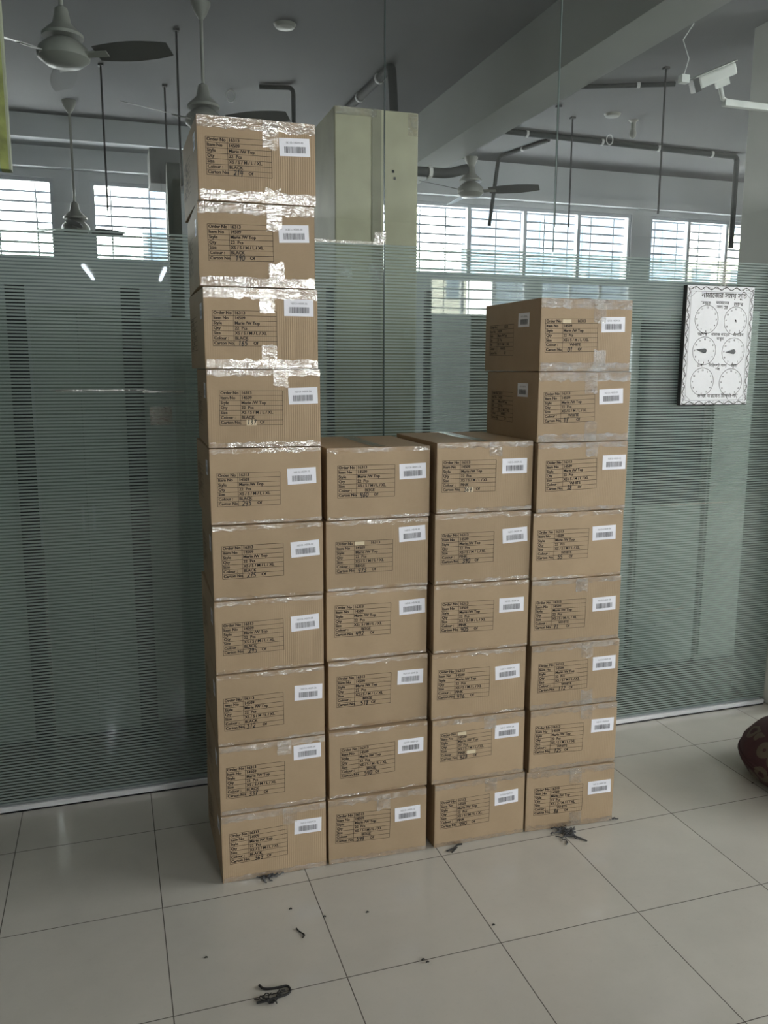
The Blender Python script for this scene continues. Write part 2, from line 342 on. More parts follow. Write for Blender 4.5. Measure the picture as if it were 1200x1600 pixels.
# lintel ledge over the far windows, ceiling beams
struct(MB().box(LX, RX, FARY-.10, FARY, 3.60, 3.68).build('trim_1', M['wall']))
struct(MB().box(2.74, 3.06, GLY+.03, FARY, 3.59, CEIL).build('trim_2', M['beam']))
struct(MB().box(LX, 2.74, FARY-.32, FARY, 3.80, CEIL).build('trim_3', M['wall']))
# glass partition: panes with striped film behind, aluminium channel, silicone joints
panes = [(-1.9, -.35+.0, 1), (-.35, 1.123, 1), (1.123, 1.913, 1), (1.913, 3.268, 1)]
panes = [(-1.9, 1.121), (1.125, 1.911), (1.915, 3.40)]
for i, (a, b_) in enumerate(panes):
    e = struct(empty('glass_pane', ((a+b_)/2, GLY, 0))); e.name = 'window_%d' % (20+i)
    T = Matrix.Translation(-e.location)
    MB().box(a, b_, GLY, GLY+.008, .02, CEIL-.01, mat=T).build('glass_sheet', M['glass'], e)
    sh = [(0.03, .583), (.5835, 1.128), (1.1285, 1.690), (1.6905, 2.283)]
    for j, (z0, z1) in enumerate(sh):
        f = MB().add([T @ Vector((a, GLY+.0095+.0004*(j % 2), z0)), T @ Vector((b_, GLY+.0095+.0004*(j % 2), z0)), T @ Vector((b_, GLY+.0095+.0004*(j % 2), z1)), T @ Vector((a, GLY+.0095+.0004*(j % 2), z1))], [(0, 1, 2, 3)]).build('striped_film', M['film'], e)
struct(MB().box(1.1215, 1.1245, GLY-.001, GLY+.012, .02, CEIL-.01).build('trim_4', M['seam']))
struct(MB().box(1.9115, 1.9145, GLY+.002, GLY+.010, 2.285, CEIL-.01).build('trim_5', plain('clear_joint_sealant', (.20, .26, .25), .3)))
ch = MB().box(-1.9, 3.268, GLY-.016, GLY-.002, 0, .028).box(-1.9, 3.268, GLY+.014, GLY+.03, 0, .028).box(-1.9, 3.268, GLY-.016, GLY+.03, 0, .008)
struct(ch.build('trim_6', M['alu'], bevel=.001))
# right hand pillar at the end of the glass
struct(MB().box(3.285, 3.75, GLY-.14, GLY+.26, 0, 2.30).build('trim_7', M['pillar'], bevel=.006))
# pillar of the room behind
struct(MB().box(4.19, 4.8, 4.66, 5.0, 0, CEIL).build('trim_8', M['pillar'], bevel=.006))
# ---------------------------------------------------------------- cartons
CARTONS=[
 (1,1,0.2939,2.7178,-0.0048,0.0000,0.2513, 0.1298,0.1278,0.203,0.113,0.006, 0.306,0.169),
 (1,2,0.2941,2.7236,-0.0101,0.2513,0.2522, 0.1251,0.1170,0.202,0.113,-0.013, 0.308,0.198),
 (1,3,0.2942,2.7296,-0.0197,0.5034,0.2533, 0.1254,0.1138,0.203,0.116,0.013, 0.315,0.163),
 (1,4,0.2956,2.7378,-0.0143,0.7567,0.2532, 0.1296,0.1227,0.205,0.110,0.010, 0.307,0.158),
 (1,5,0.2971,2.7462,-0.0331,1.0099,0.2538, 0.1337,0.1304,0.204,0.111,0.006, 0.310,0.163),
 (1,6,0.2977,2.7579,-0.0119,1.2638,0.2530, 0.1278,0.1169,0.207,0.110,-0.002, 0.305,0.155),
 (1,7,0.2982,2.7710,-0.0346,1.5168,0.2543, 0.1431,0.1297,0.205,0.111,-0.005, 0.314,0.168),
 (1,8,0.2971,2.7799,0.0004,1.7711,0.2580, 0.1315,0.1289,0.206,0.111,0.002, 0.309,0.198),
 (1,9,0.2873,2.7798,-0.0252,2.0291,0.2570, 0.1343,0.1352,0.204,0.111,0.022, 0.304,0.170),
 (1,10,0.2917,2.7664,0.0041,2.2861,0.2500, 0.1298,0.1319,0.203,0.111,0.012, 0.305,0.175),
 (2,1,0.6735,2.7165,-0.0359,0.0000,0.2507, 0.1302,0.1326,0.203,0.112,-0.034, 0.299,0.159),
 (2,2,0.6804,2.7255,-0.0165,0.2507,0.2528, 0.1446,0.1317,0.203,0.114,0.002, 0.307,0.166),
 (2,3,0.6843,2.7436,-0.0163,0.5034,0.2531, 0.1318,0.1390,0.200,0.114,-0.020, 0.306,0.170),
 (2,4,0.6818,2.7520,-0.0158,0.7565,0.2535, 0.1326,0.1427,0.205,0.114,-0.021, 0.316,0.177),
 (2,5,0.6824,2.7516,-0.0250,1.0100,0.2488, 0.1374,0.1183,0.205,0.112,-0.003, 0.312,0.191),
 (2,6,0.6879,2.7559,-0.0194,1.2588,0.2510, 0.1412,0.1333,0.204,0.111,-0.004, 0.309,0.163),
 (3,1,1.0762,2.7016,-0.0007,0.0000,0.2524, 0.1242,0.1295,0.200,0.112,-0.006, 0.295,0.160),
 (3,2,1.0662,2.7106,-0.0278,0.2524,0.2497, 0.1352,0.1432,0.204,0.109,0.013, 0.299,0.178),
 (3,3,1.0646,2.7195,-0.0411,0.5021,0.2522, 0.1260,0.1312,0.203,0.113,-0.022, 0.299,0.159),
 (3,4,1.0703,2.7231,-0.0391,0.7543,0.2556, 0.1310,0.1323,0.203,0.112,-0.020, 0.304,0.164),
 (3,5,1.0728,2.7284,-0.0340,1.0099,0.2578, 0.1267,0.1303,0.202,0.111,-0.001, 0.310,0.168),
 (3,6,1.0767,2.7285,-0.0140,1.2677,0.2530, 0.1245,0.1322,0.204,0.112,-0.010, 0.300,0.163),
 (4,1,1.4532,2.6992,-0.0753,0.0000,0.2479, 0.1368,0.1199,0.203,0.111,-0.012, 0.310,0.153),
 (4,2,1.4576,2.6935,-0.0319,0.2479,0.2503, 0.1237,0.1264,0.205,0.113,-0.037, 0.310,0.160),
 (4,3,1.4548,2.6981,-0.0349,0.4982,0.2547, 0.1357,0.1249,0.206,0.113,0.002, 0.309,0.162),
 (4,4,1.4502,2.7048,-0.0410,0.7529,0.2502, 0.1221,0.1136,0.208,0.111,-0.019, 0.304,0.142),
 (4,5,1.4485,2.7050,-0.0323,1.0030,0.2529, 0.1238,0.1318,0.209,0.112,-0.003, 0.293,0.167),
 (4,6,1.4565,2.7040,-0.0120,1.2560,0.2562, 0.1399,0.1368,0.208,0.111,0.026, 0.316,0.178),
 (4,7,1.4526,2.7092,-0.0298,1.5122,0.2526, 0.1262,0.1278,0.203,0.111,0.035, 0.294,0.164),
 (4,8,1.4520,2.7092,-0.0007,1.7648,0.2562, 0.1261,0.1273,0.210,0.115,0.019, 0.294,0.168),
]
NUM = {(1,10): '214', (1,9): '190', (1,8): '165', (1,7): '137', (1,6): '245', (1,5): '275', (1,4): '295', (1,3): '312', (1,2): '337', (1,1): '363',
 (2,6): '460', (2,5): '473', (2,4): '492', (2,3): '518', (2,2): '540', (2,1): '598', (3,6): '364', (3,5): '390', (3,4): '405', (3,3): '416', (3,2): '428', (3,1): '440',
 (4,8): '01', (4,7): '17', (4,6): '38', (4,5): '55', (4,4): '71', (4,3): '112', (4,2): '125', (4,1): '86'}
COL = {1: 'BLACK', 2: 'BEIGE', 3: 'PINK', 4: 'WHITE'}
ORD = {1: 'leftmost', 2: 'second', 3: 'third', 4: 'rightmost'}
TAPE = {(1,10): 1.0, (1,9): .9, (1,8): .9, (4,8): .95, (4,7): .85, (1,7): .35, (4,3): .5, (1,1): .5, (4,1): .55, (3,1): .35, (4,2): .4, (1,2): .35, (2,1): .45, (4,4): .3, (4,6): .3, (3,6): .3, (3,2): .35, (3,5): .25}
CENTER_COL = {(2,6), (2,4), (2,3), (2,2), (2,1), (4,8), (4,7), (4,6), (4,5), (4,4), (4,3), (4,2), (4,1)}
BW, BD = .374, .462
def bulge(rnd):
    a = rnd.uniform(.0005, .0022); p = [rnd.uniform(0, 6.28) for _ in range(4)]; c = rnd.uniform(.0003, .0008)
    def f(x, z, h):
        u = min(1, max(0, x/BW)); v = min(1, max(0, z/h)); e = math.sin(PI*u)*math.sin(PI*v)
        return -.0020 + a*math.sqrt(max(e, 0)) + c*e**.5*math.sin(5*u+p[0])*math.sin(4*v+p[1])
    return f
def lin(a, b, n): return [a+(b-a)*i/n for i in range(n+1)]
def carton(col, row, X, Y, th, zb, h, tcx, tcz, tw, thh, tan_, sx, sz):
    rnd = random.Random(col*100+row)
    key = (col, row); num = NUM[key]
    ox = BW/2; oy = BD/2
    c, s = math.cos(th), math.sin(th)
    e = empty('cardboard_carton', (X+c*ox-s*oy, Y+s*ox+c*oy, zb), th)
    ntop = {1: 10, 2: 6, 3: 6, 4: 8}[col]
    place = 'bottom' if row == 1 else ('topmost' if row == ntop else '%s from floor' % {2: 'second', 3: 'third', 4: 'fourth', 5: 'fifth', 6: 'sixth', 7: 'seventh', 8: 'eighth', 9: 'ninth'}[row])
    stack = {1: 'tall leftmost stack', 2: 'second stack', 3: 'third stack', 4: 'rightmost stack'}[col]
    tagit(e, 'brown carton %s marked %s, %s in %s' % (num, COL[col], place, stack), 'cardboard box', 'numbered cartons stacked by the glass partition')
    fb = bulge(rnd); sb = bulge(rnd); g = .0006
    # body --------------------------------------------------------
    bx_ = [0, .003, .010]+lin(.03, BW-.03, 9)+[BW-.010, BW-.003, BW]; by_ = [0, .003, .010]+lin(.03, BD-.03, 7)+[BD-.010, BD-.003, BD]; bz_ = [0, .003, .010]+lin(.03, h-.03, 6)+[h-.010, h-.003, h]
    off = Vector((rnd.uniform(0, 50), rnd.uniform(0, 50), rnd.uniform(0, 50)))
    idx = {}; V = []; F = []
    nx, ny, nz = len(bx_)-1, len(by_)-1, len(bz_)-1
    def vert(i, j, k):
        if (i, j, k) in idx: return idx[(i, j, k)]
        x, y, z = bx_[i], by_[j], bz_[k]
        ex = i in (0, nx); ey = j in (0, ny); ez = k in (0, nz); n = ex+ey+ez
        px, py, pz = x, y, z
        if ey: py = y-(fb(x, z, h) if j == 0 else -fb(x, z, h))
        if ex: px = x-(sb(y*BW/BD, z, h) if i == 0 else -sb(y*BW/BD, z, h))
        if n >= 2:
            cr = .0016+.0016*max(0, noise.noise(Vector((x, y, z))*22+off))
            if ex: px += cr if i == 0 else -cr
            if ey: py += cr if j == 0 else -cr
            if ez: pz += (.0010 if k == 0 else -.0010)
        if ez:
            pz += g*.5 if k == 0 else -g*.5
            if k == nz and n == 1: pz -= .0012*(1-abs(2*y/BD-1))+.0008
            if k == 0 and n == 1: pz += .0006
        idx[(i, j, k)] = len(V); V.append((px-ox, py-oy, pz)); return idx[(i, j, k)]
    for i in range(nx):
        for k in range(nz):
            F.append((vert(i, 0, k), vert(i+1, 0, k), vert(i+1, 0, k+1), vert(i, 0, k+1)))
            F.append((vert(i, ny, k), vert(i, ny, k+1), vert(i+1, ny, k+1), vert(i+1, ny, k)))
        for j in range(ny):
            F.append((vert(i, j, 0), vert(i, j+1, 0), vert(i+1, j+1, 0), vert(i+1, j, 0)))
            F.append((vert(i, j, nz), vert(i+1, j, nz), vert(i+1, j+1, nz), vert(i, j+1, nz)))
    for j in range(ny):
        for k in range(nz):
            F.append((vert(0, j, k), vert(0, j, k+1), vert(0, j+1, k+1), vert(0, j+1, k)))
            F.append((vert(nx, j, k), vert(nx, j+1, k), vert(nx, j+1, k+1), vert(nx, j, k+1)))
    MB().add(V, F).build('carton_body', M['card'], e, smooth=True)
    def front(vs2, d):   # plane coords (x,z) -> local point on the front face, d in front of it
        return [(x-ox, -fb(x, z, h)-d-oy, z) for x, z in vs2]
    def left(vs2, d):    # (distance from the back edge, z)
        return [(-sb((BD-x)*BW/BD, z, h)-d-ox, BD-x-oy, z) for x, z in vs2]
    ink = MB(); ca, sa = math.cos(tan_), math.sin(tan_)
    def table(put, cx, cz, d, ang, body=ink):
        ca, sa = math.cos(ang), math.sin(ang)
        def R(vs2): return [(cx+(x-tw/2)*ca-(z-thh/2)*sa, cz+(x-tw/2)*sa+(z-thh/2)*ca) for x, z in vs2]
        lw = .0012; rh = thh/7; cx1 = tw*.325
        def seg(x0, z0, x1, z1):
            n = 8
            for i in range(n):
                a = (x0+(x1-x0)*i/n, z0+(z1-z0)*i/n); b = (x0+(x1-x0)*(i+1)/n, z0+(z1-z0)*(i+1)/n)
                if x0 == x1: q = [(a[0]-lw/2, a[1]), (a[0]+lw/2, a[1]), (b[0]+lw/2, b[1]), (b[0]-lw/2, b[1])]
                else: q = [(a[0], a[1]-lw/2), (b[0], b[1]-lw/2), (b[0], b[1]+lw/2), (a[0], a[1]+lw/2)]
                body.add(put(R(q), d), [(0, 1, 2, 3)])
        for i in range(8): seg(0, i*rh, tw, i*rh)
        for x in (0, cx1, tw): seg(x, 0, x, thh)
        rows = [('Order No', '16313', 0), ('Item No', '14509', 0), ('Style', 'Marie /W Top', 0), ('Qty', '22  Pcs', 0), ('Size', 'XS / S / M / L / XL', 0), ('Colour :', COL[col], 1), ('Carton No.', 'Of', 2)]
        for i, (a, b, md) in enumerate(rows):
            z = thh-(i+1)*rh+.0045
            for t, x in ((a, .003), (b, cx1+(.030 if md == 1 and (col, row) in CENTER_COL else (.062 if md == 2 else .003)))):
                if i == 0 and x > .05 and key in ((2, 5), (4, 8)): x = cx1+.058
                vv, ff, _ = text_geo(t); k = .0138
                for oxx in (0, .0006): body.add(put(R([(x+p[0]*k+oxx, z+p[1]*k) for p in vv]), d+.00003*(oxx > 0)), ff)
        return R
    R = table(front, tcx, tcz, .0005, tan_)
    ink.build('printed_table', M['ink'], e)
    if key in ((1, 7), (3, 6)):
        q = R([(.086, -.001), (.118, -.001), (.118, .0165), (.086, .0165)]); MB().add(front(q, .0009), [(0, 1, 2, 3)]).build('paper_patch', M['tag'], e)
    if key in ((2, 5), (4, 8), (3, 2)):
        q = R([(.068, thh-.0145), (.102, thh-.0145), (.102, thh-.002), (.068, thh-.002)]); MB().add(front(q, .0009), [(0, 1, 2, 3)]).build('paper_patch', M['tag'], e)
    if key == (3, 2):
        q = R([(.105, .017), (.140, .017), (.140, .031), (.105, .031)]); MB().add(front(q, .0009), [(0, 1, 2, 3)]).build('paper_patch', M['tag'], e)
    hv, hf = hand(num, tw*.325+rnd.uniform(.008, .022)+(.01 if key == (1, 7) else 0), .0015, .0155, rnd, .0026)
    MB().add(front(R(hv), .0013), hf).build('handwritten_number', M['marker'], e)
    # barcode sticker ---------------------------------------------
    def sticker(put, cx, cz, w_, h_, ang, d):
        ca, sa = math.cos(ang), math.sin(ang)
        def R(vs2): return [(cx+x*ca-z*sa, cz+x*sa+z*ca) for x, z in vs2]
        n = 6; vs2 = [(-w_/2+w_*i/n, -h_/2+h_*j/3) for j in range(4) for i in range(n+1)]
        fs = [(j*(n+1)+i, j*(n+1)+i+1, (j+1)*(n+1)+i+1, (j+1)*(n+1)+i) for j in range(3) for i in range(n)]
        st = MB().add(put(R(vs2), d), fs).build('barcode_sticker', M['white'], e)
        st['label'] = 'white paper barcode sticker'
        bm = MB(); x = -w_*.34
        while x < w_*.34:
            bw = rnd.choice((.0007, .0007, .0012, .0018)); bm.add(put(R([(x, -h_*.32), (x+bw, -h_*.32), (x+bw, h_*.04), (x, h_*.04)]), d+.0003), [(0, 1, 2, 3)]); x += bw+rnd.choice((.0007, .0011, .0015))
        bm.build('barcode', M['bar'], st)
        vv, ff, w0 = text_geo('16313-14509-%02d' % (20+row*2), 1, 'CENTER'); k = w_*.58/w0
        MB().add(put(R([(p[0]*k, h_*.2+p[1]*k) for p in vv]), d+.0003), ff).build('sticker_number', M['greyink'], st)
    sticker(front, sx, sz, .098, .054, (.02 if row > 3 else .0)+rnd.uniform(-.03, .03)-th*.3, .0008)
    # left side print and sticker where a side shows ---------------
    if col == 1 or row > 6:
        side = MB(); table(left, .15, .118, .0005, rnd.uniform(-.01, .01), side); side.build('side_table', M['ink'], e)
        sticker(left, .335 if col == 4 else .385, .185, .088 if col == 4 else .06, .050, rnd.uniform(-.03, .03), .0008)
    # packing tape --------------------------------------------------
    t = TAPE.get(key, .12)
    def strip(put, x0, x1, z0, z1, d, nx_=26, nz_=5, rag=.0):
        vs2 = [];
        for j in range(nz_+1):
            for i in range(nx_+1):
                u = i/nx_; v = j/nz_; x = x0+(x1-x0)*u; z = z0+(z1-z0)*v
                if rag and ((j == 0 and z0 > .1) or (j == nz_ and z0 < .1)): z += rag*noise.noise(Vector((x*40, row, col)))
                vs2.append((x, z))
        P = put(vs2, d); P = [Vector(p) for p in P]
        out = []
        for q in P:
            w0 = .0012*abs(noise.noise(Vector((q.x*55+row, q.y*55, q.z*90+col))))+.0007*abs(noise.noise(q*180))
            dirv = Vector((0, -1, 0)) if put is front else (Vector((-1, 0, 0)) if put is left else Vector((0, 0, 1)))
            out.append(q+dirv*w0)
        tp = MB(); tp.add(out, [(j*(nx_+1)+i, j*(nx_+1)+i+1, (j+1)*(nx_+1)+i+1, (j+1)*(nx_+1)+i) for j in range(nz_) for i in range(nx_)])
        tp.build('packing_tape', M['tape'] if t > .28 else M['tape2'], e, smooth=True)
    topb = .014+.022*t; botb = .009+.024*t
    strip(front, .003, BW-.003, h-topb, h-.002, .0011, rag=.010)
    strip(front, .006, BW-.003, .002, botb, .0011, rag=.008)
    cxm = BW*.5+rnd.uniform(-.01, .035)
    if t > .28:
        tl = .03+.045*t; strip(front, cxm, cxm+.05, h-tl-.01, h-.003, .0017, 8, 10, rag=.01)
        if t > .5 or key in ((4, 3), (4, 1)): strip(front, cxm+.005, cxm+.055, .003, .04+.04*t if key != (1, 10) else .045, .0017, 8, 8, rag=.01)
    top = row == ntop
    def topf(vs2, d): return [(x-ox, y-oy, h-.0022*(1-abs(2*y/BD-1))+d+.0006) for x, y in vs2]
    if top: strip(topf, BW/2-.025, BW/2+.025, .004, BD-.004, .0008, 6, 24)
    if top:
        MB().add(topf([(BW/2-.001, .002), (BW/2+.001, .002), (BW/2+.001, BD-.002), (BW/2-.001, BD-.002)], .0003), [(0, 1, 2, 3)]).build('flap_seam', M['cabd'], e)
    return e
for a in CARTONS: carton(*a)
# ---------------------------------------------------------------- prayer time board
BXW, BXH = .386, .562
pe = empty('prayer_time_board', (2.604, GLY-.006, 1.602))
tagit(pe, 'white board of six clock dials with black ornamental border hung on the glass', 'notice board')
MB().box(0, BXW, -.026, 0, 0, BXH).build('board_back', M['edge'], pe, bevel=.001)
MB().box(.003, BXW-.001, -.0275, -.026, .004, BXH-.001).build('board_face', M['poster'], pe)
def bpt(vs2, d=.0282): return [(x, -d, z) for x, z in vs2]
frame = MB()
def ribbon(mb, pts, wd, close=False, d=.0282):
    n = len(pts); V = []; rng = range(n)
    for i in rng:
        q = pts[(i+1) % n] if close else pts[min(i+1, n-1)]; o = pts[(i-1) % n] if close else pts[max(i-1, 0)]
        dx, dz = q[0]-o[0], q[1]-o[1]; l = math.hypot(dx, dz) or 1; a, b = -dz/l*wd/2, dx/l*wd/2
        V += [(pts[i][0]+a, pts[i][1]+b), (pts[i][0]-a, pts[i][1]-b)]
    m_ = n if close else n-1
    mb.add(bpt(V, d), [(2*i, 2*i+1, 2*((i+1) % n)+1, 2*((i+1) % n)) for i in range(m_)])
ib = .024
for pts in ([(ib, ib), (BXW-ib, ib)], [(ib, BXH-ib-.004), (BXW-ib, BXH-ib-.004)], [(ib, ib), (ib, BXH-ib)], [(BXW-ib, ib), (BXW-ib, BXH-ib)],
    [(.001, .004), (BXW-.001, .004)], [(.001, BXH-.001), (BXW-.001, BXH-.001)], [(ib, .05), (ib+.03, ib)], [(BXW-ib, .05), (BXW-ib-.03, ib)], [(ib, BXH-.05-.004), (ib+.03, BXH-ib-.004)], [(BXW-ib, BXH-.05-.004), (BXW-ib-.03, BXH-ib-.004)]):
    ribbon(frame, pts, .0013)
rb = random.Random(5)
def vine(x0, z0, dx, dz, n):
    for k in range(n):
        px, pz = x0+dx*k/n, z0+dz*k/n; ln = math.hypot(dx, dz)/n; ax, az = dx/math.hypot(dx, dz), dz/math.hypot(dx, dz); nx_, nz_ = -az, ax; sg = 1 if k % 2 else -1
        P = [(px+ax*ln*t+nx_*sg*.0065*math.sin(PI*t), pz+az*ln*t+nz_*sg*.0065*math.sin(PI*t)) for t in [i/8 for i in range(9)]]
        ribbon(frame, P, .0034)
        for q in range(3):
            t = .25+.25*q; c0 = (px+ax*ln*t, pz+az*ln*t); an = rb.uniform(0, 6.28); l_ = rb.uniform(.006, .010)
            ex, ez = math.cos(an), math.sin(an)
            frame.add(bpt([(c0[0], c0[1]), (c0[0]+ex*l_*.5-ez*.0015, c0[1]+ez*l_*.5+ex*.0015), (c0[0]+ex*l_, c0[1]+ez*l_), (c0[0]+ex*l_*.5+ez*.0015, c0[1]+ez*l_*.5-ex*.0015)]), [(0, 1, 2, 3)])
vine(.006, .012, BXW-.012, 0, 13); vine(.006, BXH-.013, BXW-.012, 0, 13); vine(.012, .02, 0, BXH-.04, 19); vine(BXW-.012, .02, 0, BXH-.04, 19)
frame.build('ornamental_border', M['ink'], pe)
dials = [(.308, .278), (.74, .285), (.303, .54), (.739, .545), (.30, .80), (.73, .806)]
for i, (u, v) in enumerate(dials):
    cx, cz = u*BXW, BXH*(1-v); d = MB()
    ribbon(d, [(cx+.0655*math.cos(a*PI/24), cz+.0655*math.sin(a*PI/24)) for a in range(48)], .0019, True)
    for k in range(12):
        a = PI/2-(k+1)*PI/6; vv, ff, w0 = text_geo(str(k+1), 1, 'CENTER'); s_ = .0115
        d.add(bpt([(cx+.055*math.cos(a)+p[0]*s_, cz+.055*math.sin(a)-.004+p[1]*s_) for p in vv]), ff)
    o = d.build('clock_dial', M['ink'], pe)
    if i in (2, 3):
        a = PI-.12 if i == 2 else PI+.06; hm = MB(); ex, ez = math.cos(a), math.sin(a)
        V = [(cx+ex*.046, cz+ez*.046)]+[(cx+.011*math.cos(a+PI/2+t*PI/8), cz+.011*math.sin(a+PI/2+t*PI/8)) for t in range(9)]
        hm.add(bpt(V, .032)+bpt(V, .029), [tuple(range(10)), tuple(range(19, 9, -1))]+[(k, (k+1) % 10, (k+1) % 10+10, k+10) for k in range(10)])
        hm.build('clock_hand', M['dark'], o)
    if i == 1:
        MB().add(bpt([(cx-.006, cz+.008), (cx+.004, cz+.004), (cx+.006, cz-.008), (cx+.001, cz-.006)], .029), [(0, 1, 2, 3)]).build('clock_hand', M['dark'], o)
wr = MB(); BOLD[0] = .010
def bn(s, u, v, size):
    wr = MB()
    vv, ff, w0 = text_geo(s, size, 'CENTER')
    wr.add(bpt([(p[0]+u*BXW, p[1]+BXH*(1-v)) for p in vv], .0282), ff); wr.build('board_lettering', M['ink'], pe)
bn('নামােজর সময় সূিচ', .55, .098, .034)
bn('ফজর', .28, .158, .023); bn('জামােতর', .53, .150, .020); bn('সময় শুরু', .53, .182, .018); bn('েযাহর', .77, .160, .022)
bn('আছর', .26, .413, .021); bn('নামাজ কােয়ম', .53, .413, .019); bn('মাগিরব', .80, .413, .020); bn('করুন', .53, .448, .020)
bn('এশা', .26, .675, .022); bn('িনির্দষ্ট সময়', .52, .672, .018); bn('হল', .52, .705, .020); bn('জুমা', .77, .675, .022)
bn('কাজ করেবন িমথ্যা নয়', .55, .936, .025)
BOLD[0] = .017
# ---------------------------------------------------------------- fans
def fan(loc, top, ang, R_=.56, tilt=0, label='', mr=.115):
    e = empty('ceiling_fan', loc); x, y, z = loc
    tagit(e, label, 'ceiling fan', 'ceiling fans of the room behind the glass')
    H = top-z
    MB().lathe([(.0, H), (.06, H-.001), (.06, H-.015), (.035, H-.07), (.014, H-.10)][::-1]).build('ceiling_canopy', M['fan'], e, smooth=True)
    MB().tube([(0, 0, .14), (0, 0, H-.05)], .011, 10).build('down_rod', M['fan'], e, smooth=True)
    MB().lathe([(.012, .23), (.03, .22), (.045, .15), (.10, .10), (.10, .085)][::-1]).build('motor_cover', M['fan'], e, smooth=True)
    MB().lathe([(.02, -.045), (mr*.7, -.04), (mr, -.012), (mr*1.02, .01), (mr*.95, .035), (mr*.62, .07), (.03, .09)]).build('motor_housing', M['fan'], e, smooth=True)
    for k in range(3):
        a = ang+k*2*PI/3; m = Matrix.Rotation(a, 4, 'Z') @ Matrix.Rotation(-.30, 4, 'X')
        b = MB(); n = 8; V = []
        for i in range(n+1):
            t = i/n; xx = mr+.05+(R_-mr-.05)*t; wd = .052+.020*math.sin(PI*min(1, t*1.05)) if i < n else .045; V += [m @ Vector((xx, -wd, .006)), m @ Vector((xx, wd, .006)), m @ Vector((xx, wd, .003)), m @ Vector((xx, -wd, .003))]
        F = [(0, 1, 2, 3), (4*n+3, 4*n+2, 4*n+1, 4*n)]
        for i in range(n):
            for q in range(4): F.append((4*i+q, 4*(i+1)+q, 4*(i+1)+(q+1) % 4, 4*i+(q+1) % 4))
        bl = b.add(V, F).build('fan_blade', M['blade'], e, smooth=True)
        MB().box(mr*.7, mr+.11, -.02, .02, -.002, .005, mat=m).build('blade_bracket', M['fan'], bl)
fan((-.13, 4.80, 3.30), CEIL, -.48, label='nearest cream ceiling fan, at upper left behind the glass', mr=.125)
fan((.66, 5.75, 3.30), CEIL, -.55, label='dark ceiling fan hanging just above and behind the tallest stack')
fan((3.117, 7.18, 3.30), 3.59, -.62, label='cream ceiling fan under the beam, right of the cream cupboard', R_=.60)
fan((-.20, 8.1, 2.95), CEIL, .5, label='small far ceiling fan between the two left windows', R_=.45)
# ---------------------------------------------------------------- hanger rods, conduits
def rodo(x, y, z0, lab):
    o = MB().tube([(0, 0, CEIL-z0), (0, 0, 0)], .0075, 6).box(-.02, .02, -.02, .02, CEIL-z0-.015, CEIL-z0).build('hanger_rod', M['rod'], loc=(x, y, z0)); tagit(o, lab, 'hanging rod', 'thin hanger rods from the ceiling')
rodo(.548, 6.227, 3.0, 'thin black rod with its top highest in view, left of the tallest stack')
rodo(.547, 7.43, 3.485, 'shorter thin black rod ending above the grey hanging duct')
rodo(.063, 7.088, 2.95, 'thin grey rod hanging between the two left windows')
rodo(4.095, 5.812, 2.95, 'thin rod hanging just left of the security camera')
rodo(4.094, 7.163, 3.05, 'thin rod crossing the middle of the long ceiling conduit')
rodo(3.805, 6.903, 3.0, 'faint thin rod right beside the beam')
def smoothpath(pts, r=.05):
    P = [Vector(p) for p in pts]; out = [P[0]]
    for i in range(1, len(P)-1):
        a = (P[i-1]-P[i]).normalized()*min(r, (P[i-1]-P[i]).length*.45); b = (P[i+1]-P[i]).normalized()*min(r, (P[i+1]-P[i]).length*.45)
        for k in range(6):
            t = k/5; out.append((P[i]+a)*(1-t)**2+P[i]*2*t*(1-t)+(P[i]+b)*t*t)
    return out+[P[-1]]
def conduit(pts, r, lab, clips=()):
    base = Vector(pts[0]); e = empty('conduit_pipe', base); tagit(e, lab, 'conduit pipe')
    MB().tube([p-base for p in smoothpath(pts)], r, 10).build('pipe', M['pipe'], e, smooth=True)
    for (i, t) in clips:
        p = Vector(pts[i]).lerp(Vector(pts[i+1]), t)-base; d = (Vector(pts[i+1])-Vector(pts[i])).normalized()
        MB().tube([p-d*.012, p+d*.012], r*1.25, 10).build('pipe_clip', M['clip'], e)
conduit([(3.07, 7.66, 3.975), (6.43, 7.80, 3.975), (6.43, 7.80, 3.05)], .028, 'long dark conduit running right along the ceiling and dropping beside the pillar', [(0, .25), (0, .5), (0, .7), (0, .9)])
conduit([(3.07, 6.62, 3.98), (4.36, 6.06, 3.98)], .018, 'dark conduit leading along the ceiling to the security camera', [(0, .3), (0, .8)])
conduit([(4.23, 7.85, 3.98), (4.06, 8.62, 3.98), (4.04, 8.78, 3.3)], .02, 'thin dark conduit dropping over the long right window', [(0, .5)])
conduit([(2.08, 7.45, 3.97), (2.11, 6.36, 3.97), (2.115, 6.30, 3.55)], .034, 'thick dark conduit bending down behind the cream cupboard', [(0, .3), (0, .75)])
conduit([(1.266, 7.17, 3.98), (1.526, 7.10, 3.98), (1.526, 7.10, 3.55)], .018, 'small dark conduit hook above the tallest stack')
conduit([(1.90, 5.5, 3.05), (2.22, 5.5, 3.05), (2.36, 5.5, 3.09)], .033, 'short black pipe stub sticking out of the cream cupboard side', [(0, .6)])
